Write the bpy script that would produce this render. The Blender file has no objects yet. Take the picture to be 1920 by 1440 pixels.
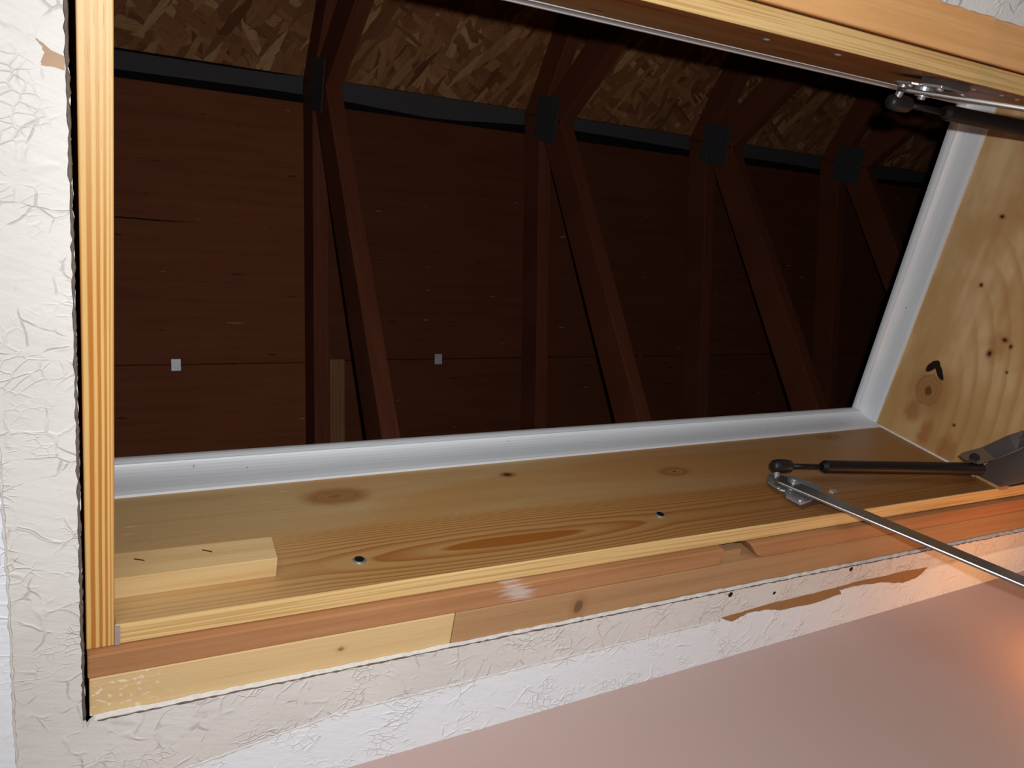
import bpy, bmesh, math, random
from mathutils import Vector, Matrix
random.seed(7)
SC = bpy.context.scene
COL = SC.collection
ZC = 1.8545                      # lens height above the floor; ceiling underside at 2.44 m

# ------------------------------------------------------------------ camera, world, lights, exposure
CAM_R = ((0.87164, -0.17007, -0.45969), (-0.02817, 0.91894, -0.39339), (0.48934, 0.35584, 0.79619))
r0 = Vector(CAM_R[0]).normalized()
r2 = Vector(CAM_R[2]); r2 = (r2 - r0 * r2.dot(r0)).normalized()
r1 = r2.cross(r0)                # x right, y down, z forward
cd = bpy.data.cameras.new('camera')
cam = bpy.data.objects.new('camera', cd); COL.objects.link(cam)
M3 = Matrix((r0, -r1, -r2)).transposed()
cam.matrix_world = Matrix.Translation((0, 0, ZC)) @ M3.to_4x4()
cd.sensor_width = 36.0; cd.lens = 36.0 * 1547.4 / 1920.0
cd.clip_start = 0.01; cd.clip_end = 50
SC.camera = cam

wd = bpy.data.worlds.new('world'); SC.world = wd; wd.use_nodes = True
wd.node_tree.nodes['Background'].inputs['Color'].default_value = (0, 0, 0, 1)

def lamp(name, kind, loc, energy, color, **kw):
    d = bpy.data.lights.new(name, kind); d.energy = energy; d.color = color
    for k, v in kw.items(): setattr(d, k, v)
    o = bpy.data.objects.new(name, d); COL.objects.link(o); o.location = Vector(loc) + Vector((0, 0, ZC))
    return o
# the camera's own flash tube, up and to the right of its lens
fl = lamp('camera_flash', 'SPOT', r0 * 0.030 - r1 * 0.036, 39.0, (1.0, 0.995, 0.985),
          shadow_soft_size=0.006, spot_size=math.radians(150), spot_blend=1.0)
aim = (r2 + r0 * 0.14 + r1 * 0.02).normalized()
fl.data.use_nodes = True
_t = fl.data.node_tree; _e = _t.nodes['Emission']; _f = _t.nodes.new('ShaderNodeLightFalloff')
_f.inputs['Strength'].default_value = 1.0; _f.inputs['Smooth'].default_value = .35
_t.links.new(_f.outputs['Quadratic'], _e.inputs['Strength'])
fl.rotation_euler = (-aim).to_track_quat('Z', 'Y').to_euler()
# warm incandescent wall lamp beyond the right edge
lamp('wall_lamp_glow', 'POINT', (1.245, 0.575, 0.33), 1.6, (1.0, 0.36, 0.06), shadow_soft_size=0.02)
# unseen soft fill added behind the photographer to brighten the room side
ar = lamp('fill_light', 'AREA', (-0.6, -2.0, -0.5), 15.0, (0.93, 0.97, 1.0), shape='RECTANGLE', size=1.4, size_y=1.2)
ar.rotation_euler = (Vector((0.6, -2.0, -0.6)) - Vector((1.0, 0.5, 0.6))).to_track_quat('Z', 'Y').to_euler()

SC.view_settings.view_transform = 'Standard'; SC.view_settings.look = 'None'
SC.view_settings.gamma = 1.0; SC.view_settings.use_curve_mapping = False
SC.view_settings.exposure = 0.0

# ------------------------------------------------------------------ shader helper
class S:
    def __init__(s, g, sock): s.g, s.k = g, sock
    def __add__(a, b): return a.g.m('ADD', a, b)
    __radd__ = __add__
    def __mul__(a, b): return a.g.m('MULTIPLY', a, b)
    __rmul__ = __mul__
    def __sub__(a, b): return a.g.m('SUBTRACT', a, b)
    def __rsub__(a, b): return a.g.m('SUBTRACT', b, a)
    def __truediv__(a, b): return a.g.m('DIVIDE', a, b)
class G:
    def __init__(s, name, rough=0.6, spec=0.35, metal=0.0):
        s.mat = bpy.data.materials.new(name); s.mat.use_nodes = True
        s.t = s.mat.node_tree; s.b = s.t.nodes['Principled BSDF']
        s.b.inputs['Roughness'].default_value = rough; s.b.inputs['Metallic'].default_value = metal
        s.b.inputs['Specular IOR Level'].default_value = spec
    def nd(s, t): return s.t.nodes.new(t)
    def put(s, sock, v):
        if isinstance(v, S): s.t.links.new(v.k, sock)
        elif isinstance(v, (tuple, list)) and sock.type == 'RGBA': sock.default_value = (*v[:3], 1)
        else: sock.default_value = v
    def m(s, op, a, b=None, c=None, clamp=False):
        n = s.nd('ShaderNodeMath'); n.operation = op; n.use_clamp = clamp
        s.put(n.inputs[0], a)
        if b is not None: s.put(n.inputs[1], b)
        if c is not None: s.put(n.inputs[2], c)
        return S(s, n.outputs[0])
    def pos(s):
        n = s.nd('ShaderNodeNewGeometry'); q = s.nd('ShaderNodeSeparateXYZ')
        s.t.links.new(n.outputs['Position'], q.inputs[0])
        return S(s, q.outputs[0]), S(s, q.outputs[1]), S(s, q.outputs[2]) - ZC
    def nrm(s):
        n = s.nd('ShaderNodeNewGeometry'); q = s.nd('ShaderNodeSeparateXYZ')
        s.t.links.new(n.outputs['True Normal'], q.inputs[0])
        return [S(s, q.outputs[i]) for i in range(3)]
    def vec(s, x, y=0.0, z=0.0):
        n = s.nd('ShaderNodeCombineXYZ')
        for i, v in enumerate((x, y, z)): s.put(n.inputs[i], v)
        return S(s, n.outputs[0])
    def noise(s, v, scale=1.0, detail=3.0, rough=0.55, dist=0.0, col=False):
        n = s.nd('ShaderNodeTexNoise'); s.put(n.inputs['Vector'], v)
        n.inputs['Scale'].default_value = scale; n.inputs['Detail'].default_value = detail
        n.inputs['Roughness'].default_value = rough; n.inputs['Distortion'].default_value = dist
        return S(s, n.outputs['Color' if col else 'Fac'])
    def voro(s, v, scale=1.0, feature='F1', out='Color', rand=1.0):
        n = s.nd('ShaderNodeTexVoronoi'); n.feature = feature; s.put(n.inputs['Vector'], v)
        n.inputs['Scale'].default_value = scale; n.inputs['Randomness'].default_value = rand
        return S(s, n.outputs[out])
    def sep(s, c):
        q = s.nd('ShaderNodeSeparateColor'); s.put(q.inputs[0], c); return [S(s, o) for o in q.outputs]
    def ramp(s, f, stops, interp='LINEAR'):
        n = s.nd('ShaderNodeValToRGB'); s.put(n.inputs[0], f); e = n.color_ramp.elements
        n.color_ramp.interpolation = interp
        while len(e) < len(stops): e.new(0.5)
        for k, (p, c) in enumerate(stops):
            e[k].position = p; e[k].color = (c, c, c, 1) if isinstance(c, (int, float)) else (*c, 1)
        return S(s, n.outputs[0])
    def step(s, v, a, b):                    # smooth 0..1 as v goes a..b
        n = s.nd('ShaderNodeMapRange'); n.interpolation_type = 'SMOOTHSTEP'
        s.put(n.inputs[0], v); n.inputs[1].default_value = a; n.inputs[2].default_value = b
        if a > b:
            n.inputs[1].default_value = b; n.inputs[2].default_value = a
            n.inputs[3].default_value = 1; n.inputs[4].default_value = 0
        return S(s, n.outputs[0])
    def mix(s, f, a, b, mode='MIX'):
        n = s.nd('ShaderNodeMix'); n.data_type = 'RGBA'; n.blend_type = mode
        s.put(n.inputs['Factor'], f); s.put(n.inputs[6], a); s.put(n.inputs[7], b)
        return S(s, n.outputs[2])
    def fract(s, v): return s.m('FRACT', v)
    def sq(s, v): return v * v
    def sqrt(s, v): return s.m('SQRT', v)
    def exp(s, v): return s.m('EXPONENT', v)
    def color(s, c): s.put(s.b.inputs['Base Color'], c)
    def rough(s, c): s.put(s.b.inputs['Roughness'], c)
    def bump(s, h, strength=0.4, dist=0.002):
        n = s.nd('ShaderNodeBump'); n.inputs['Strength'].default_value = strength
        n.inputs['Distance'].default_value = dist; s.put(n.inputs['Height'], h)
        s.t.links.new(n.outputs[0], s.b.inputs['Normal'])
    def ell(s, u, v, u0, v0, ru, rv):
        return s.sqrt(s.sq((u - u0) / ru) + s.sq((v - v0) / rv))

def knot(g, c, u, v, u0, v0, ru, rv, halo=(.20, .075, .02), core=(.05, .018, .008), ring=True, hs=.75):
    wob = (g.noise(g.vec(u, v), 60, 2) - 0.5) * 0.5
    d = g.ell(u, v, u0, v0, ru, rv) + wob
    c = g.mix(g.step(d, 2.0, .9) * hs, c, halo)
    if ring:
        c = g.mix(g.step(d, 1.0, .85) * .8, c, (.30, .15, .055))
        rr = g.ramp(g.fract(d * 3.2), [(0, 0.0), (.6, .15), (.85, 1.0), (1, 0.0)])
        c = g.mix(g.step(d, 1.05, .9) * rr * .7, c, halo)
        c = g.mix(g.step(d, .30, .12), c, core)
    else:
        c = g.mix(g.step(d, .9, .5), c, core)
    return c

# ---- pale pine plywood of the long hatch side boards (grain along x, face in x-z)
def mat_side_board():
    g = G('varnished_pine_side', .42, .4); x, y, z = g.pos()
    w1 = g.noise(g.vec(x * 5, z * 18), 1, 3) - .5
    w2 = g.noise(g.vec(x * 2.2, z * 3, 3.1), 1, 2) - .5
    zz = z + w1 * .006
    w3 = g.noise(g.vec(x * 1.1, z * 30, 9.0), 1, 2) - .5
    t1 = g.m('MINIMUM', g.sq((x - .43 + w2 * .12) / .17), 1.6) + g.sq((zz - .6405) / .0165)
    t2 = g.sq((x - .99 + w2 * .10) / .16) + g.sq((zz - .642) / .0150)
    e = g.m('SMOOTH_MIN', t1, t2 + .9, .8)
    ring = e * .80 + w1 * .7 + w3 * .8 + .15
    band = g.ramp(g.fract(ring), [(0, .05), (.34, .10), (.60, .60), (.86, 1.0), (.93, .2), (1, .05)])
    inner = g.step(e + w1 * .3, .34, .22)
    light, dark = (.43, .240, .088), (.295, .098, .016)
    low = g.mix(g.m('MAXIMUM', band * .95, inner), light, dark)
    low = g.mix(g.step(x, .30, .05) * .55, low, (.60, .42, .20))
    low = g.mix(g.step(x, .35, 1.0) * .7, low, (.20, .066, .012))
    st = g.noise(g.vec(x * 2.5, z * 55, 1.0), 1, 4)
    st2 = g.noise(g.vec(x * 1.3, z * 10, 6.0), 1, 3, .5, .6)
    up = g.mix(g.step(st2, .42, .62), (.42, .275, .130), (.40, .215, .075))
    up = g.mix(g.step(st, .5, .75) * .35, up, (.27, .16, .06))
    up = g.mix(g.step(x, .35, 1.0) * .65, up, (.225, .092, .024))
    fleck = g.step(g.noise(g.vec(x * 38, z * 230, 4.0), 1, 1), .72, .78)
    up = g.mix(fleck * g.step(x, .4, .1) * .6, up, (.62, .46, .26))
    edge = z + w2 * .02 + g.step(x, .1, 1.1) * .012
    c = g.mix(g.step(edge, .696, .708), low, up)
    fine = g.noise(g.vec(x * 6, z * 420, y * 60), 1, 2)
    c = g.mix(g.step(fine, .5, .8) * .25, c, (.25, .12, .035))
    c = knot(g, c, x, z, .272, .7645, .025, .0115, halo=(.22, .08, .022), core=(.20, .10, .045))
    c = knot(g, c, x, z, .4947, .7757, .008, .0045, ring=False)
    c = knot(g, c, x, z, .737, .7435, .017, .008)
    c = knot(g, c, x, z, 1.1064, .799, .018, .007, hs=.6)
    c = g.mix(g.step(z, .6022, .6008), c, g.mix(g.step(g.noise(g.vec(x * 4, y * 480, z * 60), 1, 2), .45, .62) * .65, (.74, .51, .225), (.46, .26, .08)))
    g.color(c); g.rough(g.ramp(st, [(0, .36), (1, .56)])); g.bump(fine * .5 + band * .3, .25, .0012)
    return g.mat

# ---- plywood of the short hatch end board (face in y-z, grain along y)
def mat_end_board():
    g = G('knotty_plywood_end', .45, .4); x, y, z = g.pos()
    w = g.noise(g.vec(y * 6, z * 9), 1, 3) - .5
    d = g.sqrt(g.sq((y - .44) / .30) + g.sq((z - .80) / .155)) + w * .10
    band = g.ramp(g.fract(d * 7.5), [(0, .1), (.4, .15), (.8, 1), (.95, .2), (1, .1)])
    lowr = g.step(d, .25, .55) * g.step(z, .76, .70)
    str_ = g.noise(g.vec(y * 4, z * 45), 1, 4)
    blot = g.noise(g.vec(y * 7, z * 12), 1, 3)
    c = g.mix(g.step(blot, .38, .66), (.47, .285, .120), (.61, .430, .235))
    c = g.mix(g.step(str_, .42, .75) * .5, c, (.38, .205, .075))
    c = g.mix(g.step(y, .24, .42) * .55, c, (.40, .225, .075))
    c = g.mix(band * lowr * .6, c, (.34, .175, .065))
    ray = g.ramp(g.fract(g.m('ARCTAN2', y - .37, z - .765) * 3.2 + w * .6), [(0, 0), (.5, .3), (.8, 1), (1, 0)])
    c = g.mix(ray * g.step(d, .05, .25) * g.step(y, .34, .22) * .22, c, (.38, .20, .08))
    for (a, b, ra, rb, k) in ((.42, .775, .022, .018, .75), (.445, .74, .030, .014, .7), (.455, .700, .030, .020, .65), (.27, .684, .028, .016, .45), (.462, .66, .02, .02, .6)):
        st = g.ell(y, z, a, b, ra, rb) + (g.noise(g.vec(y, z, a), 75, 3) - .5) * 1.3
        c = g.mix(g.step(st, 1.2, .35) * k, c, (.30, .115, .032))
    c = knot(g, c, y, z, .376, .761, .029, .025, halo=(.27, .105, .03), core=(.13, .05, .018), hs=.5)
    wob = (g.noise(g.vec(y, z), 110, 2) - .5) * .6
    for (a, b, ang, ra, rb) in ((.3365, .7705, 28, .0150, .0062), (.3390, .7560, -40, .0190, .0058), (.331, .764, 0, .0075, .0070)):
        ca, sa = math.cos(math.radians(ang)), math.sin(math.radians(ang))
        u = (y - a) * ca + (z - b) * sa; v = (z - b) * ca - (y - a) * sa
        c = g.mix(g.step(g.sqrt(g.sq(u / ra) + g.sq(v / rb)) + wob, 1.05, .8), c, (.016, .007, .004))
    for (a, b, ra, rb) in ((.256, .676, .0035, .0045), (.283, .690, .0050, .0040), (.262, .664, .0035, .003), (.30, .655, .002, .002), (.41, .70, .0025, .0025), (.19, .742, .003, .003), (.085, .75, .003, .004)):
        c = knot(g, c, y, z, a, b, ra, rb, ring=False, hs=.6)
    g.color(c); g.bump(str_, .15, .001)
    return g.mat

# ---- strongly striped pine edge of the left end board
def mat_strip():
    g = G('striped_pine_edge', .42, .4); x, y, z = g.pos()
    w = (g.noise(g.vec(y * 2.2, x * 30), 1, 2) - .5) * .10 + (g.noise(g.vec(y * 9, x * 120), 1, 2) - .5) * .035
    t = (x - .0196) / .0213 + w - (y - .25) * -.06
    L, D = (.72, .46, .165), (.47, .18, .030)
    c = g.ramp(t, [(0, D), (.05, D), (.10, L), (.20, L), (.25, D), (.36, D), (.40, L), (.47, L), (.51, D), (.59, D), (.62, L), (.68, L),
                   (.715, D), (.77, D), (.80, L), (.84, L), (.875, D), (.91, L), (1, D)])
    soft = g.step(y, .22, .0)
    c = g.mix(soft * .6, c, (.80, .54, .23))
    pale = g.step(g.noise(g.vec(x * 100, y * 5), 1, 2), .5, .75)
    c = g.mix(pale * .25, c, (.78, .50, .20))
    rag = g.step(g.noise(g.vec(x * 900, y * 40), 1, 2), .6, .75)
    c = g.mix(rag * .18, c, (.40, .16, .03))
    g.color(c); g.bump(rag, .15, .0008)
    return g.mat

# ---- plain lumber, grain along x
def mat_lumber(name, base, dark, streak=.5, smear=False, knots=(), spec=.3, fray=False):
    g = G(name, .6, spec); x, y, z = g.pos()
    n = g.noise(g.vec(x * 3, y * 90, z * 90), 1, 4)
    n2 = g.noise(g.vec(x * 14, y * 420, z * 420), 1, 2)
    n3 = g.noise(g.vec(x * 2, y * 12, z * 12), 1, 2)
    c = g.mix(g.step(n, .4, .7) * streak, base, dark)
    c = g.mix(g.step(n2, .5, .75) * streak * .6, c, dark)
    c = g.mix(g.step(n3, .45, .7) * .25, c, tuple(min(1, q * 1.25) for q in base))
    if smear:
        d = g.ell(x - (y - .50) * .6, y, .418, .500, .016, .011) + (n2 - .5) * 2.6
        d = d + (g.noise(g.vec(x * 40, y * 700), 1, 1) - .5) * 2.0
        c = g.mix(g.step(d, 1.3, .3) * .6, c, (.66, .60, .58))
    for (a, b, ra, rb) in knots:
        c = knot(g, c, x, y, a, b, ra, rb, halo=dark, core=tuple(q * .55 for q in dark), ring=False, hs=.6)
    if fray:
        f = g.step(g.noise(g.vec(x * 160, y * 220), 1, 2), .55, .66) * g.step(x, .105, .03)
        c = g.mix(f * .75, c, (.86, .78, .66))
    g.color(c); g.bump(n2, .25, .001)
    return g.mat

# ---- attic lumber; ax = grain axis
def mat_attic(name, base, dark, ax='yz'):
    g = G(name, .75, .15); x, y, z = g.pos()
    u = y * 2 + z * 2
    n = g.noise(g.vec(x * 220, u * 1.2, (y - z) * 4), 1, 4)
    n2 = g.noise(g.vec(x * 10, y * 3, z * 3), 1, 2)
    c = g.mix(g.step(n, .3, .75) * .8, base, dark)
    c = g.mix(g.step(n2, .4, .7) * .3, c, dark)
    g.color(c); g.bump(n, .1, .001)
    return g.mat

def mat_roof_ply(name, k):
    g = G(name, .75, .12); x, y, z = g.pos()
    n = g.noise(g.vec(x * 2.2, y * 70, 1.0), 1, 5)
    n2 = g.noise(g.vec(x * 3.5, y * 9, 4.0), 1, 3)
    n3 = g.noise(g.vec(x * 9, y * 260, 2.0), 1, 2)
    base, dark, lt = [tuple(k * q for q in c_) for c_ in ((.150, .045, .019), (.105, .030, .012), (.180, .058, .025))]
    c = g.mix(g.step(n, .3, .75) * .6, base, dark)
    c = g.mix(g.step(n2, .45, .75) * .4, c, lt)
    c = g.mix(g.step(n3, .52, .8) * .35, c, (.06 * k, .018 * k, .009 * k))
    pk = g.step(g.noise(g.vec(x * 16, y * 90, 7.0), 1, 1), .735, .77)
    c = g.mix(pk * .8, c, (.03, .009, .005))
    chip = g.step(g.noise(g.vec(x * 14, y * 120, 13.0), 1, 1), .765, .79)
    c = g.mix(chip * .8, c, (.34, .19, .11))
    crack = g.step(g.m('ABSOLUTE', y - .461 + (g.noise(g.vec(x * 10), 1, 2) - .5) * .006), .0022, .0010) * g.step(x, .34, .22)
    c = g.mix(crack, c, (.012, .004, .003))
    g.color(c); g.bump(n3, .2, .001)
    return g.mat

def mat_osb():
    g = G('osb_strand_board', .75, .12); x, y, z = g.pos()
    wx = x + (g.noise(g.vec(x * 25, y * 25), 1, 3) - .5) * .012
    wy = y + (g.noise(g.vec(x * 25, y * 25, 5), 1, 3) - .5) * .012
    c = (.20, .085, .036); h = None
    for k, (a, sx, sy) in enumerate(((10, 11, 34), (58, 8, 44), (-35, 9, 36), (95, 12, 48), (28, 8, 54), (-60, 11, 60))):
        ca, sa = math.cos(math.radians(a)), math.sin(math.radians(a))
        u = wx * ca + wy * sa; v = wy * ca - wx * sa
        r, gg, b = g.sep(g.voro(g.vec(u * sx, v * sy, 3.7 * k)))
        col = g.ramp(r, [(0, (.12, .045, .018)), (.3, (.20, .080, .032)), (.6, (.25, .105, .044)), (.85, (.30, .140, .058)), (1, (.42, .235, .11))])
        fine = g.noise(g.vec(u * 30, v * 500, k), 1, 2)
        col = g.mix(g.step(fine, .45, .75) * .55, col, (.09, .032, .013))
        col = g.mix(g.step(fine, .42, .25) * .2, col, (.34, .17, .07))
        c = g.mix(g.step(gg, .60, .63) if k else 1.0, c, col)
        h = b if h is None else h + b * g.step(gg, .60, .63)
    g.color(c); g.bump(h, .5, .003)
    return g.mat

def mat_ceiling():
    g = G('textured_ceiling_paint', .55, .35); x, y, z = g.pos()
    j = (g.noise(g.vec(x * 60, y * 60), 1, 4) - .5) * .007
    casing = g.step(x + j * .5, -.0312, -.0296) * g.step(y + j - .0005 + x * .0190 - g.m('MAXIMUM', .236 - x, 0.0) * .16, .6075, .6062) * g.step(y + j, -.170, -.168)
    wv = (g.noise(g.vec(x, y), 9, 3, col=True))
    wr, wg, wb = g.sep(wv)
    u, v = x + (wr - .5) * .07, y + (wg - .5) * .07
    ed = g.voro(g.vec(u, v), 38, 'DISTANCE_TO_EDGE', 'Distance')
    msk = g.step(g.noise(g.vec(x, y, 2), 26, 3), .48, .66)
    ridge = g.step(ed, .075, .0) * msk
    ed2 = g.voro(g.vec(u * 1.0 + v * .5, v * 1.6 - u * .3), 85, 'DISTANCE_TO_EDGE', 'Distance')
    ridge2 = g.step(ed2, .10, .0) * g.step(g.noise(g.vec(x, y, 8), 22, 2), .5, .65)
    fine = g.noise(g.vec(x, y), 120, 4)
    stroke = g.noise(g.vec((x + y * .5) * 18, (y - x * .4) * 90), 1, 3)
    ln = g.step(ed, .034, .006) * g.step(g.noise(g.vec(x, y, 5), 34, 2), .50, .62)
    white = (.83, .88, .93)
    tone = g.noise(g.vec(x, y, 9), 7, 3)
    gre = g.mix(g.step(tone, .35, .7) * .6, (.74, .725, .695), (.64, .62, .60))
    gre = g.mix(ln * .35, gre, (.26, .21, .18))
    c = g.mix(casing, white, gre)
    g.color(c)
    g.bump(ridge * .55 - ln * .35 * casing + ridge2 * .45 + fine * .35 + stroke * .5, .65, .0021)
    return g.mat

def mat_plain(name, col, rough=.6, spec=.3, metal=0.0, var=.12, scale=40, bump=0.0):
    g = G(name, rough, spec, metal); x, y, z = g.pos()
    n = g.noise(g.vec(x, y, z), scale, 3)
    g.color(g.mix(g.step(n, .35, .7) * var * 2, col, tuple(q * .72 for q in col)))
    if bump: g.bump(n, bump, .0015)
    return g.mat

def mat_wall():
    g = G('pink_wall_paint', .62, .3); x, y, z = g.pos()
    n = g.noise(g.vec(x, z), 240, 3); m_ = g.noise(g.vec(x, z), 3, 2)
    g.color(g.mix(g.step(m_, .4, .6) * .3, (.465, .335, .305), (.445, .32, .29)))
    g.bump(n, .12, .0008)
    return g.mat

def mat_moulding():
    g = G('white_painted_moulding', .38, .4); x, y, z = g.pos()
    n = g.noise(g.vec(x * 6, y * 6, z * 160), 1, 3)
    s = g.step(g.noise(g.vec(x, y, z), 150, 1), .78, .82)
    c = g.mix(g.step(n, .45, .75) * .3, (.67, .70, .735), (.52, .545, .58))
    c = g.mix(s * .8, c, (.20, .18, .17))
    g.color(c)
    return g.mat

def mat_plate():
    g = G('toothed_truss_plate', .65, .25, .0); x, y, z = g.pos()
    r = g.ramp(g.fract(z * 90 + y * 20), [(0, 0.0), (.5, .3), (.7, 1.0), (1, 0.0)]) * g.step(g.noise(g.vec(y * 300, z * 100), 1, 1), .4, .6)
    g.color(g.mix(r, (.050, .048, .050), (.022, .021, .021))); g.bump(r, .5, .002)
    return g.mat

MT = dict(
    side=mat_side_board(), end=mat_end_board(), strip=mat_strip(),
    brown=mat_lumber('reddish_rough_lumber', (.44, .215, .095), (.29, .12, .045), .6, smear=True),
    pale=mat_lumber('fresh_yellow_lumber', (.66, .47, .235), (.55, .34, .14), .4, knots=((.232, .531, .004, .003),), fray=True),
    tan=mat_lumber('tan_lumber', (.44, .255, .125), (.33, .17, .07), .5, knots=((.50, .535, .008, .012),)),
    orange=mat_lumber('orange_pine_lumber', (.80, .44, .185), (.62, .31, .10), .5),
    block=mat_lumber('fresh_pine_block', (.60, .42, .205), (.47, .28, .10), .5),
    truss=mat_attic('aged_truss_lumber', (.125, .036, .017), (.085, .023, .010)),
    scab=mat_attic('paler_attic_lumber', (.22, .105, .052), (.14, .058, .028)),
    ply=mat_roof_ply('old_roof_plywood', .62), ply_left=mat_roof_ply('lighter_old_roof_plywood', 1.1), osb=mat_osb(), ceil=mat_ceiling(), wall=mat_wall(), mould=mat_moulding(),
    plate=mat_plate(),
    gyp=mat_plain('cut_gypsum_edge', (.74, .74, .74), .8, .1, var=.2, scale=200, bump=.5),
    paper=mat_plain('torn_drywall_paper', (.36, .195, .085), .8, .1, var=.15, scale=60),
    fibre=mat_plain('grey_paper_fibre', (.16, .13, .11), .9, .05, var=.4, scale=300),
    fibre2=mat_plain('grey_dusty_filler', (.36, .30, .30), .9, .05, var=.2, scale=200),
    bead=mat_plain('white_paint_bead', (.72, .70, .66), .5, .3, var=.3, scale=120),
    room=mat_plain('off_white_room_paint', (.62, .58, .55), .7, .2),
    floor=mat_plain('beige_carpet', (.35, .29, .23), .9, .1, scale=90),
    vent=mat_plain('grey_ridge_vent', (.055, .050, .052), .8, .2, var=.15, scale=70),
    gap_dark=mat_plain('ridge_gap_dark', (.006, .006, .006), .9, .1),
    steel=mat_plain('zinc_steel', (.46, .47, .48), .36, .5, .75, var=.15, scale=60),
    dsteel=mat_plain('dull_steel', (.30, .28, .27), .36, .5, .9, var=.2, scale=40),
    black=mat_plain('black_strut_enamel', (.008, .007, .007), .48, .3, 0.0, var=.1),
    rubber=mat_plain('black_plastic', (.012, .012, .012), .45, .4),
    clip=mat_plain('bright_clip_metal', (.50, .52, .54), .45, .5, .4),
    hole=mat_plain('dark_hole', (.035, .015, .015), .9, .05),
)

# ------------------------------------------------------------------ geometry helpers (coordinates are metres from the lens)
class MB:
    def __init__(s): s.bm = bmesh.new()
    def poly(s, pts): return s.bm.faces.new([s.bm.verts.new(p) for p in pts])
    def hexa(s, a, b):                      # two matching quads -> solid
        va = [s.bm.verts.new(p) for p in a]; vb = [s.bm.verts.new(p) for p in b]
        s.bm.faces.new(va[::-1]); s.bm.faces.new(vb)
        n = len(a)
        for i in range(n): s.bm.faces.new([va[i], va[(i + 1) % n], vb[(i + 1) % n], vb[i]])
        return s
    def box(s, x0, x1, y0, y1, z0, z1):
        return s.hexa([(x0, y0, z0), (x1, y0, z0), (x1, y1, z0), (x0, y1, z0)], [(x0, y0, z1), (x1, y0, z1), (x1, y1, z1), (x0, y1, z1)])
    def prism(s, pts, d):                   # outline pts extruded by vector d
        d = Vector(d); return s.hexa(pts, [tuple(Vector(p) + d) for p in pts])
    def tube(s, p0, p1, r0, r1=None, n=20, rings=None):
        p0, p1 = Vector(p0), Vector(p1); ax = (p1 - p0).normalized(); r1 = r0 if r1 is None else r1
        a = ax.orthogonal().normalized(); b = ax.cross(a)
        prof = rings or [(0, r0), (1, r1)]
        L = (p1 - p0).length; loops = []
        for t, r in prof:
            c = p0 + ax * (t * L)
            loops.append([s.bm.verts.new(c + (a * math.cos(2 * math.pi * k / n) + b * math.sin(2 * math.pi * k / n)) * r) for k in range(n)])
        for A, B in zip(loops, loops[1:]):
            for k in range(n): s.bm.faces.new([A[k], A[(k + 1) % n], B[(k + 1) % n], B[k]])
        s.bm.faces.new(loops[0][::-1]); s.bm.faces.new(loops[-1]); return s
    def ball(s, c, r, sc=(1, 1, 1)):
        bmesh.ops.create_uvsphere(s.bm, u_segments=20, v_segments=12, radius=r,
                                  matrix=Matrix.Translation(Vector(c)) @ Matrix.Diagonal((*sc, 1)))
        return s
    def sweep(s, prof, path):               # prof: list of offsets functions -> loops along path
        loops = [[s.bm.verts.new(q) for q in prof(p)] for p in path]
        n = len(loops[0])
        for A, B in zip(loops, loops[1:]):
            for k in range(n): s.bm.faces.new([A[k], A[(k + 1) % n], B[(k + 1) % n], B[k]])
        s.bm.faces.new(loops[0][::-1]); s.bm.faces.new(loops[-1]); return s
    def build(s, name, mat, parent=None, bevel=0.0, smooth=False, seg=2):
        bm = s.bm; bmesh.ops.recalc_face_normals(bm, faces=bm.faces)
        if parent is None:                  # origin at the bottom centre of the thing
            lo = Vector([min(v.co[i] for v in bm.verts) for i in range(3)]); hi = Vector([max(v.co[i] for v in bm.verts) for i in range(3)])
            org = Vector(((lo.x + hi.x) / 2, (lo.y + hi.y) / 2, lo.z))
        else: org = Vector(parent['org'])
        bmesh.ops.translate(bm, verts=bm.verts, vec=-org)
        me = bpy.data.meshes.new(name); bm.to_mesh(me); bm.free()
        for m in (mat if isinstance(mat, list) else [mat]): me.materials.append(m)
        o = bpy.data.objects.new(name, me); COL.objects.link(o)
        if smooth:
            for p in me.polygons: p.use_smooth = True
        if parent is None: o.location = org + Vector((0, 0, ZC))
        else:
            q = parent
            o.parent = q
        o['org'] = tuple(org)
        if bevel:
            b = o.modifiers.new('edge', 'BEVEL'); b.width = bevel; b.segments = seg; b.limit_method = 'ANGLE'; b.angle_limit = math.radians(40)
        return o
def thing(name, label, cat, org, group=None):
    o = bpy.data.objects.new(name, None); COL.objects.link(o); o.empty_display_size = .05
    o.location = Vector(org) + Vector((0, 0, ZC)); o['org'] = tuple(org)
    return tag(o, label, cat, group)
def tag(o, label, cat, group=None):
    o['label'] = label; o['category'] = cat
    if group: o['group'] = group
    return o
def struct(o, label=None):
    o['kind'] = 'structure'
    if label: o['label'] = label
    return o

ZF, ZR, ZD = .600, .592, .5855             # hatch frame bottom, framing bottom, ceiling underside
XL, XR, YN, YF = .0408, 1.260, -.065, .470 # clear opening of the hatch

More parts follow.
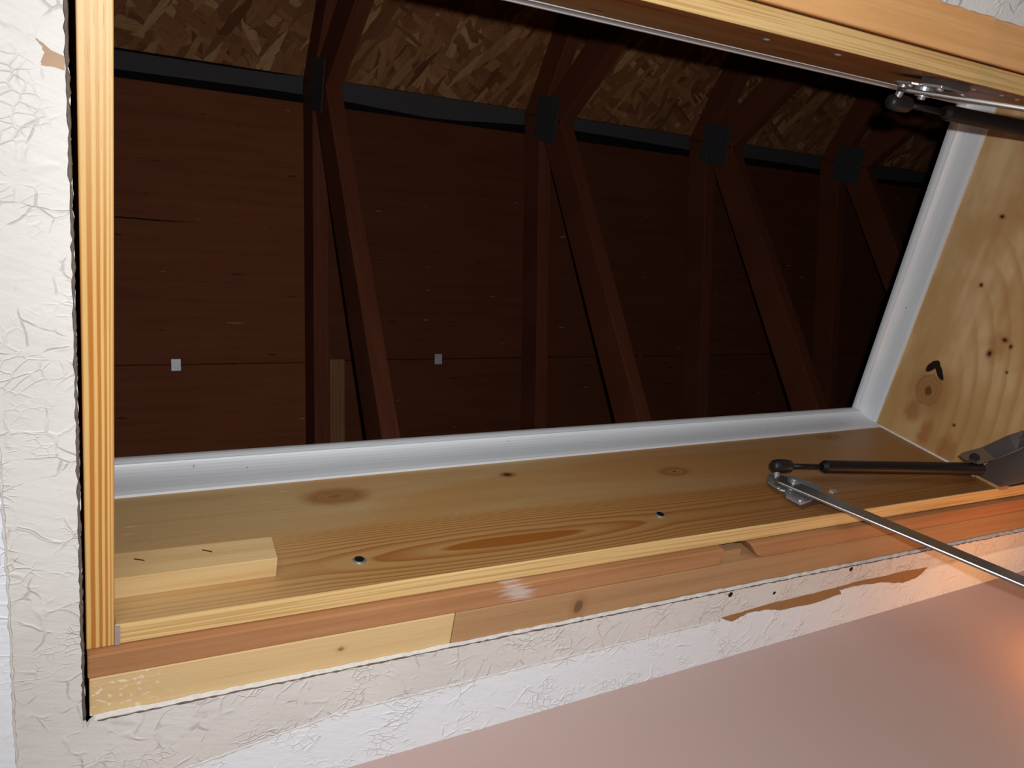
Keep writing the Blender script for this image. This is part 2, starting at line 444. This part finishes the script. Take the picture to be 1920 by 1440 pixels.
# ------------------------------------------------------------------ room shell
def build_ceiling():
    m = MB(); bm = m.bm
    outer = [(-1.6, -2.4), (3.2, -2.4), (3.2, .80), (-1.6, .80)]
    inner = []
    rj = random.Random(3)
    def run(p, q, n, jx, jy):
        for i in range(n):
            t = i / n
            inner.append((p[0] + (q[0] - p[0]) * t + rj.uniform(-jx, jx), p[1] + (q[1] - p[1]) * t + rj.uniform(-jy, jy)))
    run((.0140, -.1262), (.0168, .160), 60, .0007, .0006)
    run((.0168, .160), (.0182, .548), 90, .0006, .0006)
    inner += [(.0186, .553), (.0196, .5565), (.0215, .5535)]
    run((.026, .5503), (1.70, .549), 200, .0012, .0008)
    inner += [(1.70, .549), (1.70, .490), (1.34, .490)]
    run((1.34, .488), (1.34, -.1262), 12, 0, 0)
    run((1.34, -.1262), (.0140, -.1262), 150, .001, .0009)
    vo = [bm.verts.new((*p, ZD)) for p in outer]; vi = [bm.verts.new((*p, ZD)) for p in inner]
    ed = [bm.edges.new((v[k], v[(k + 1) % len(v)])) for v in (vo, vi) for k in range(len(v))]
    bmesh.ops.triangle_fill(bm, edges=ed, use_beauty=True)
    fs = list(bm.faces)
    r = bmesh.ops.extrude_face_region(bm, geom=fs)
    bmesh.ops.translate(bm, verts=[v for v in r['geom'] if isinstance(v, bmesh.types.BMVert)], vec=(0, 0, .0125))
    bmesh.ops.recalc_face_normals(bm, faces=bm.faces)
    for f_ in bm.faces:
        if abs(f_.normal.z) < .5: f_.material_index = 1
    for v in bm.verts:                      # the board stops under the joists where they run
        if v.co.z > ZD + .005: v.co.z = ZR - .0004
    o = m.build('ceiling', [MT['ceil'], MT['gyp']])
    return struct(o)
ceiling = build_ceiling()
# torn brown paper where the old trim pulled the paint away
TORN = [(.719, .5866), (.7408, .5976), (.7632, .589), (.8012, .5899), (.8331, .597), (.8942, .5976), (.9425, .5918), (.9347, .5842), (.962, .582), (1.021, .587),
        (1.0763, .5976), (1.1081, .5928), (1.1249, .5778), (1.0745, .576), (.9593, .5762), (.9171, .5784), (.856, .5801), (.7976, .5808)]
def rough_loop(pts, n, j, seed):
    rr = random.Random(seed); out = []
    for k, p in enumerate(pts):
        q = pts[(k + 1) % len(pts)]
        for i in range(n):
            t = i / n; out.append((p[0] + (q[0] - p[0]) * t + rr.uniform(-j, j), p[1] + (q[1] - p[1]) * t + rr.uniform(-j, j)))
    return out
sc_ = ZD / .582
MB().prism([(x * sc_, y * sc_, ZD - .0004) for x, y in rough_loop(TORN, 5, .0009, 5)], (0, 0, .0006)).build('torn_paper_patch', MT['paper'], ceiling)['label'] = 'torn brown paper patch'
def bead(path, r, seed, name, mat, wob=.0006):
    rr = random.Random(seed); m = MB(); pts = []
    for (x0, y0), (x1, y1) in zip(path, path[1:]):
        n = max(2, int(math.hypot(x1 - x0, y1 - y0) / .0045))
        for i in range(n): pts.append((x0 + (x1 - x0) * i / n, y0 + (y1 - y0) * i / n))
    pts.append(path[-1]); ds = []
    for k, (x, y) in enumerate(pts):
        a = pts[max(0, k - 1)]; b = pts[min(len(pts) - 1, k + 1)]
        t = Vector((b[0] - a[0], b[1] - a[1], 0)).normalized(); nn = Vector((-t.y, t.x, 0))
        rad = r * rr.uniform(.35, 1.25); off = rr.uniform(-wob, wob)
        ds.append((Vector((x, y, ZD)) + nn * off, nn, rad))
    m.sweep(lambda d: [d[0] - d[1] * d[2], d[0] - d[1] * d[2] * .5 + Vector((0, 0, -d[2] * .7)), d[0] + d[1] * d[2] * .6 + Vector((0, 0, -d[2] * .6)),
                       d[0] + d[1] * d[2], d[0] + Vector((0, 0, .0004))], ds)
    o = m.build(name, mat, ceiling, smooth=True); return o
bead([(-.0305, -.15), (-.0303, .25), (-.030, .45), (-.031, .60)], .0011, 11, 'paint_bead', MT['bead'])
bead([(.02, .6415), (.1286, .6215), (.236, .6030), (.385, .5997), (.658, .5945), (.722, .5935)], .0016, 12, 'paint_bead', MT['bead'])
bead([(1.135, .5795), (1.19, .5795), (1.45, .575)], .0016, 13, 'paint_bead', MT['bead'])
# frayed grey paper fibres along the cut drywall edge
bead([(.027, .5512), (.4, .5500), (.9, .5500), (1.70, .5500)], .0010, 14, 'frayed_paper_edge', MT['fibre'], .0005)
bead([(.0134, -.12), (.0160, .160), (.0174, .548)], .0013, 15, 'frayed_paper_edge', MT['fibre'], .0004)
for k, (x, y, r) in enumerate(((.727, .556, .0036), (.9486, .555, .0034), (.8075, .5685, .0025))):
    m = MB(); m.tube((x, y, ZD - .0002), (x, y, ZD + .0005), r, n=16); m.build('nail_hole', MT['hole'], ceiling)
# chipped plaster by the upper left
CH = [(.0135, .040), (.0065, .0385), (.0045, .036), (.0005, .0335), (-.0005, .0325), (-.001, .0335), (.002, .037), (.003, .040), (.0015, .0455), (.0012, .0475), (.006, .047), (.0137, .0485)]
MB().prism([(x, y, ZD - .0004) for x, y in rough_loop(CH, 3, .0004, 8)], (0, 0, .0006)).build('plaster_chip', mat_plain('bare_pinkish_plaster', (.50, .34, .24), .8, .1, var=.2), ceiling)

def wall(name, pts, mat):
    o = MB().prism([(p[0], p[1], -ZC) for p in pts], (0, 0, ZC + ZD)).build(name, mat); return struct(o)
wall('wall_front', [(-1.6, .746), (3.2, .571), (3.2, .68), (-1.6, .80)], MT['wall'])
wall('wall_left', [(-1.7, -2.4), (-1.6, -2.4), (-1.6, .80), (-1.7, .80)], MT['room'])
wall('wall_right', [(3.2, -2.4), (3.3, -2.4), (3.3, .8), (3.2, .8)], MT['room'])
wall('wall_back', [(-1.7, -2.5), (3.3, -2.5), (3.3, -2.4), (-1.7, -2.4)], MT['room'])
struct(MB().box(-1.7, 3.3, -2.5, .80, -ZC - .1, -ZC).build('floor', MT['floor']))

# ------------------------------------------------------------------ framing around the opening
def plank(name, x0, x1, y0, y1, z0, z1, mat, label, cat='joist', group=None, bevel=.0015):
    return tag(MB().box(x0, x1, y0, y1, z0, z1).build(name, mat, bevel=bevel), label, cat, group)
plank('joist', .0205, .700, .4905, .5130, ZR, .73, MT['brown'], 'rough reddish brown joist with a white paint smear, left of the notch')
m = MB(); m.prism([(.7435, .4905, ZR), (1.75, .4905, ZR), (1.75, .5130, ZR), (.770, .5130, ZR), (.760, .508, ZR)], (0, 0, .14))
tag(m.build('joist', MT['brown'], bevel=.001), 'rough reddish brown joist with a splintered end, right of the notch', 'joist')
plank('joist', .0216, .3475, .5135, .5520, ZR, .73, MT['pale'], 'short fresh yellow joist end with whitish rough streaks at the lower left', bevel=.001)
plank('joist', .3485, 1.75, .5135, .5520, ZR, .73, MT['tan'], 'long tan joist butted against the fresh yellow one above the ceiling edge', bevel=.001)
plank('joist', .700, .7435, .503, .5134, ZR + .012, .73, MT['tan'], 'pale wood filler piece showing in the notch between brown joists', cat='filler block', bevel=.0)
plank('joist', .03, 1.75, -.1285, -.0868, ZR, .73, MT['orange'], 'near orange tan joist along the top right edge of the opening')
# ------------------------------------------------------------------ hatch frame
fr = thing('hatch_frame', 'knotty pine box frame of the attic hatch with white inner moulding', 'hatch frame', ((XL + XR) / 2, (YN + YF) / 2, ZF))
MB().box(XL + .0004, 1.75, YF, YF + .0192, ZF, .874).build('side_board', MT['side'], fr, bevel=.0012)
MB().box(XL + .0004, 1.75, YN - .020, YN, ZF, .874).build('side_board', MT['side'], fr, bevel=.0012)
MB().box(.0202, XL, YN - .020, YF + .0192, ZF - .0006, .874).build('end_board', MT['strip'], fr, bevel=.0008)['label'] = 'end board with bold orange grain stripes'
MB().box(XR, XR + .019, YN, YF, ZF - .004, .880).build('end_board', MT['end'], fr)['label'] = 'end board with a large dark knot'
MB().box(XL, XL + .0040, .4706, .4888, .5988, .603).build('corner_filler', MT['fibre2'], fr)['label'] = 'grey dust filled corner gap'
# white cove moulding round the top of the box
def cove(low, top, prot=1.0):
    """profile points (inset from the board, height) of a cove strip"""
    h = top - low
    pr = [(-.0002, low), (.0030, low), (.0036, low + h * .10), (.0034, low + h * .34)]
    for k in range(7):
        a = k / 6 * math.pi / 2
        pr.append((.0034 + .0085 * (1 - math.cos(a)), low + h * .34 + h * .40 * math.sin(a)))
    for k in range(5):
        a = k / 4 * math.pi / 2
        pr.append((.0119 + .0016 * math.sin(a * 2) , low + h * (.76 + .24 * k / 4)))
    pr.append((-.0002, top))
    return [(q * prot, zz) for q, zz in pr]
def moulding_x(y, sgn, x0, x1, l0, l1, t0, t1, k=1.0):
    m = MB(); n = 14
    def loop(t):
        x = x0 + (x1 - x0) * t
        return [(x, y - sgn * i, z) for i, z in cove(l0 + (l1 - l0) * t, t0 + (t1 - t0) * t, k)]
    m.sweep(loop, [k / n for k in range(n + 1)])
    o = m.build('moulding', MT['mould'], fr); o['label'] = 'white painted cove moulding'; return o
moulding_x(YF, 1, XL, XR - .002, .800, .8175, .866, .8755)
moulding_x(YN, -1, XL, XR - .002, .825, .8375, .866, .8755, .3)
m = MB()
def loopy(t):
    y = YN + (YF - YN) * t
    return [(XR - i, y, z) for i, z in cove(.820 + .009 * t, .8795 - .002 * t)]
m.sweep(loopy, [k / 14 for k in range(15)]); m.build('moulding', MT['mould'], fr)['label'] = 'white painted cove moulding'
# white caulk line down the far right corner
MB().box(XR - .0022, XR, YF - .0026, YF, .640, .822).build('caulk_bead', MT['bead'], fr)['label'] = 'thin white caulk line in the corner'
for x, z in ((.2594, .6416), (.6396, .6492)):
    s_ = MB(); s_.tube((x, YF + .001, z), (x, YF - .0016, z), .0066, n=24, rings=[(0, .0068), (.6, .0068), (1, .0052)])
    s_ = s_.build('screw', MT['steel'], fr); s_['label'] = 'dark recessed screw with a silver rim'
    MB().tube((x - .0004, YF - .0013, z), (x - .0004, YF - .0021, z), .0046, n=16).build('screw_recess', MT['black'], s_)
# nailed pine block
bk = thing('wood_block', 'small fresh pine block nailed in the lower left corner of the box', 'wood block', (.11, .46, .632))
m = MB(); m.prism([(XL + .0006, .4495, .6345), (.1775, .4495, .6345), (.1800, .4495, .670), (XL + .0006, .4495, .672)], (0, .0203, 0)); m.build('block', MT['block'], bk, bevel=.0006)
for (x, z, a) in ((.064, .6575, -.5), (.120, .6585, -.6)):
    c, s = math.cos(a) * .0045, math.sin(a) * .0045
    MB().prism([(x - c, .4490, z - s), (x + c, .4490, z + s), (x + c + .0004, .4490, z + s + .0009), (x - c + .0004, .4490, z - s + .0009)], (0, .0008, 0)).build('staple', MT['hole'], bk)

# ------------------------------------------------------------------ gas strut and arm, far side and its mirror on the near side
def strut_assembly(far, label):
    def F(p):                              # mirror across the middle of the opening
        x, y, z = p; return (x, y if far else YN + YF - y, z)
    t = thing('gas_strut_hinge', label, 'gas strut', F((.95, .455, .40)), 'gas strut arms of the hatch')
    sg = 1 if far else -1
    pl = [(.8649, .6974), (.8458, .6780), (.8456, .6577), (.8512, .6523), (.8407, .6401), (.8463, .6197), (.8693, .6235), (.9042, .6339), (.9204, .6514), (.9158, .6657), (.9017, .6834)]
    b = MB().prism([F((x, .4600, z)) for x, z in pl], (0, sg * .0030, 0)).build('bracket', MT['steel'], t, bevel=.0006)
    MB().prism([F((x, .4628, z)) for x, z in ((.852, .652), (.905, .640), (.905, .628), (.852, .620))], (0, sg * .0070, 0)).build('bracket_spacer', MT['dsteel'], b)
    for x, z, r in ((.8904, .6627, .0042), (.8449, .659, .0036), (.8511, .6253, .0046), (.8944, .627, .0034)):
        MB().ball(F((x, .4590, z)), r, (1, .6, 1)).build('rivet', MT['steel'], b, smooth=True)
    # flat arm with the raised pivot boss
    d = Vector((.432, 0, -.902)); n = Vector((.902, 0, .432)); c0 = Vector((.858, .4515, .668)); w = .0125
    out = []
    for k in range(9):
        a = math.pi / 2 + math.pi * k / 8
        out.append(c0 + d * (math.cos(a) * w) + n * (math.sin(a) * w))
    e = c0 + d * .36
    out += [e - n * w, e + n * w]
    arm = MB().prism([F(p) for p in out], (0, sg * .0048, 0)).build('arm', MT['dsteel'], t, bevel=.0016)
    arm['label'] = 'flat steel arm running down to the right'
    p0 = Vector((.8709, .4525, .6587))
    MB().tube(F(p0 + Vector((0, .008, 0))), F(p0 - Vector((0, .0055, 0))), .0075, n=24, rings=[(0, .0115), (.45, .0115), (.46, .0085), (.75, .0080), (.78, .0046), (1, .0040)]).build('pivot_bolt', MT['steel'], t, smooth=False)
    # ball joint, rod, cylinder
    j = Vector((.8640, .440, .682)); a1 = Vector((.8826, .440, .679)); a2 = Vector((.9315, .440, .6695)); a3 = Vector((1.2255, .440, .6147))
    ax = (a3 - j).normalized()
    MB().tube(F(j - ax * .0135), F(a1), .0085, n=24, rings=[(0, .0055), (.10, .0085), (.35, .0095), (.70, .0092), (.9, .0085), (1, .0060)]).build('ball_socket', MT['rubber'], t, smooth=True)
    MB().tube(F((j.x - .006, .4605, .676)), F((j.x - .006, .4395, .682)), .0045, n=16, rings=[(0, .0060), (.25, .0060), (.27, .0042), (1, .0042)]).build('ball_stud', MT['steel'], t)
    MB().tube(F(a1 - ax * .004), F(a2 + ax * .004), .0036, n=16).build('piston_rod', MT['black'], t, smooth=True)
    MB().tube(F(a2), F(a3), .0092, n=28, rings=[(0, .0060), (.02, .0090), (.88, .0092), (.885, .0086), (.985, .0086), (1, .0055)]).build('strut_cylinder', MT['black'], t)
    # bent lug and foot plate that carry the strut's far end
    lo = [(1.187, .4270, .6233), (1.2000, .4270, .6090), (1.2260, .4180, .6030), (1.2380, .3960, .5860), (1.2500, .3724, .5721)]
    up = [(1.1900, .4260, .6360), (1.2050, .4240, .6400), (1.2300, .4120, .6300), (1.2450, .3822, .6086), (1.2550, .3690, .5968)]
    m = MB()
    m.sweep(lambda q: [Vector(F(q[0])), Vector(F(q[1])), Vector(F(q[1])) + Vector((.0008, sg * .0012, .0025)), Vector(F(q[0])) + Vector((.0008, sg * .0012, .0025))], list(zip(lo, up)))
    lg = m.build('strut_lug', MT['dsteel'], t, bevel=.0006, smooth=False)
    MB().tube(F((1.2060, .4200, .6215)), F((1.2080, .4320, .6260)), .0068, n=6, rings=[(0, .0068), (.5, .0068), (.51, .0030), (1, .0030)]).build('bolt', MT['rubber'], lg)
    MB().prism([F(p) for p in ((1.2560, .4650, .640), (1.2560, .4640, .5960), (1.2560, .4560, .5860), (1.2560, .4393, .5684), (1.2560, .37, .540), (1.2560, .37, .600), (1.2560, .41, .613))], (.0032, 0, 0)).build('foot_plate', MT['dsteel'], t, bevel=.0005)
    return t
strut_assembly(True, 'black gas strut with a steel arm and bracket on the lower right side board')
strut_assembly(False, 'black gas strut with shiny bracket on the near side board, top right')
m = MB(); m.prism([(.940, .4680, .6510), (.9445, .4680, .6550), (.9520, .4680, .6505), (.9500, .4680, .6450), (.9430, .4680, .6460)], (0, .0022, 0))
m.build('metal_tab', MT['steel'], fr)['label'] = 'small silver metal tab'
for x, z in ((.62, .66), (.70, .64), (.95, .655), (.99, .645), (1.03, .65)):
    MB().ball((x, YN - .0006, z), .0042, (1, .6, 1)).build('screw', MT['steel'], fr, smooth=True)

# ------------------------------------------------------------------ attic: trusses, roof sheathing, ridge vent
SL, YR = .3415, .120
ZCH, ZDK = 2.035, 2.122                    # underside of the top chords and of the sheathing, at the ridge
def zch(y): return ZCH - SL * abs(y - YR)
def zdk(y): return ZDK - SL * abs(y - YR)
def truss(x, label, plates=True, scab=False):
    t = thing('roof_truss', label, 'roof truss', (x + .019, YR, .61), 'trusses under the roof')
    w = .038
    def beam(name, pts, mat, x0=x, ww=w):
        return MB().prism([(x0, a, b) for a, b in pts], (ww, 0, 0)).build(name, mat, t, bevel=.002)
    beam('top_chord', [(YR + .0005, zch(YR)), (2.3, zch(2.3)), (2.3, zdk(2.3) - .001), (YR + .0005, zdk(YR) - .001)], MT['truss'])
    beam('top_chord', [(YR - .0005, zch(YR)), (-2.0, zch(-2.0)), (-2.0, zdk(-2.0) - .001), (YR - .0005, zdk(YR) - .001)], MT['truss'])
    # webs from the peak down to the bottom chord
    for s, (dy, dz), up in ((1, (.713, -.701), (.120, 2.046)), (-1, (-.758, -.652), (.120, 2.046))):
        nx, nz = (dz, -dy) if s > 0 else (-dz, dy)
        # lower edge offset 89 mm below the upper edge
        a = Vector((up[0], up[1])) + Vector((dy, dz)) * .03; L = (up[1] - .70) / -dz
        b = Vector((up[0], up[1])) + Vector((dy, dz)) * L
        off = Vector((dz, -dy)) * .089 if s > 0 else Vector((-dz, dy)) * .089
        if off.y > 0: off = -off
        a2 = a + off + Vector((dy, dz)) * .045
        beam('web', [tuple(a), tuple(b), tuple(b + off), tuple(a2)], MT['truss'])
    for y0, y1 in ((.560, 1.75), (-1.55, -.135)):
        beam('bottom_chord', [(y0, .604), (y1, .604), (y1, .690), (y0, .690)], MT['truss'])
    if plates:
        for xx in (x - .0016, x + w):
            MB().prism([(xx, .062, 2.058), (xx, .178, 2.052), (xx, .176, 1.938), (xx, .058, 1.946)], (.0016, 0, 0)).build('connector_plate', MT['plate'], t)['label'] = 'dark toothed connector plate'
    if scab:
        MB().prism([(x + w + .0005, a, b) for a, b in ((.735, zch(.735)), (1.35, zch(1.35)), (1.35, zdk(1.35) - .002), (.735, zdk(.735) - .002))], (.038, 0, 0)).build('scab_block', MT['scab'], t, bevel=.002)['label'] = 'paler short board nailed alongside'
    return t
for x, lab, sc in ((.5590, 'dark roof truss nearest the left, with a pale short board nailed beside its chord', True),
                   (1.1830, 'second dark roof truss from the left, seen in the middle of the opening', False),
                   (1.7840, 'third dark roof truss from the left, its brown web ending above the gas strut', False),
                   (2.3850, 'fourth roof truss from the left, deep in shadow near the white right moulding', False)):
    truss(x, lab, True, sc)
truss(3.00, 'farthest roof truss, almost lost in the dark behind the right moulding')

def sheet(x0, x1, ya, yb, mat, label, grp):
    m = MB(); m.hexa([(x0, ya, zdk(ya)), (x1, ya, zdk(ya)), (x1, yb, zdk(yb)), (x0, yb, zdk(yb))], [(x0, ya, zdk(ya) + .0125), (x1, ya, zdk(ya) + .0125), (x1, yb, zdk(yb) + .0125), (x0, yb, zdk(yb) + .0125)])
    return tag(m.build('roof_panel', mat, bevel=.0006), label, 'roof panel', grp)
PA = 'plywood roof panels'
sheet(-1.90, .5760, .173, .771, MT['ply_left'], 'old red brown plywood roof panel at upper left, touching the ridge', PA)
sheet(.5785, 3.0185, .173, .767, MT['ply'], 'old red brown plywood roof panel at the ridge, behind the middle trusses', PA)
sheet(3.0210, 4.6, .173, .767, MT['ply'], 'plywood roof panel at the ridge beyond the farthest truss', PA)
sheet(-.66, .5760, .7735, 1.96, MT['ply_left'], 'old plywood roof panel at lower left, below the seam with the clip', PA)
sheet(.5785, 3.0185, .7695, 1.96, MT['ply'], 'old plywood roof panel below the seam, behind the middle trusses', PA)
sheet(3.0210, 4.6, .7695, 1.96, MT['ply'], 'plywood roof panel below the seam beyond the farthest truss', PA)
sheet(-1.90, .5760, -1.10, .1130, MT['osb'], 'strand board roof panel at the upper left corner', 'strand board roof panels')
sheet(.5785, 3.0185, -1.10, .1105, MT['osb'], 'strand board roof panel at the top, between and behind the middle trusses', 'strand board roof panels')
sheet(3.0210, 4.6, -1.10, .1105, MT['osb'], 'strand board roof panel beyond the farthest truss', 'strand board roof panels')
# ridge vent strip seen through the gap between both slopes, black sheet above it paints the unlit slit dark
rv = thing('ridge_vent', 'long dark grey ridge vent strip running along the roof peak', 'ridge vent', (1.3, .14, 2.13))
m = MB()
def vl(x):
    j = .004 * math.sin(x * 3.1) + .003 * math.sin(x * 7.3 + 1)
    y0, y1 = .1125 + .0065 * max(0.0, min(1.0, (.60 - x) / .12)), .1545 + j + .010 * math.exp(-((x - .92) / .16) ** 2)
    return [(x, y0, 2.1405), (x, y1, 2.1385), (x, y1, 2.1420), (x, y0, 2.1440)]
m.sweep(vl, [-1.9 + k * .1 for k in range(66)]); m.build('vent_strip', MT['vent'], rv)
MB().box(-1.9, 4.6, .06, .21, 2.168, 2.172).build('gap_dark', MT['gap_dark'], rv)['label'] = 'black sheet standing for the shade in the gap'
for x, lab in ((.2585, 'bright metal panel clip in the seam left of the first truss'), (.923, 'dim metal panel clip in the seam between the first and second truss')):
    y = .7722 if x < .5 else .768
    m = MB(); m.hexa([(x - .0105, y - .013, zdk(y - .013) - .002), (x + .0105, y - .013, zdk(y - .013) - .002), (x + .0105, y + .013, zdk(y + .013) - .002), (x - .0105, y + .013, zdk(y + .013) - .002)],
                     [(x - .0105, y - .013, zdk(y - .013) - .0002), (x + .0105, y - .013, zdk(y - .013) - .0002), (x + .0105, y + .013, zdk(y + .013) - .0002), (x - .0105, y + .013, zdk(y + .013) - .0002)])
    tag(m.build('panel_clip', MT['clip'], bevel=.0004), lab, 'panel clip', 'metal clips in the plywood seam')

for o in list(bpy.data.objects):
    if 'org' in o: del o['org']
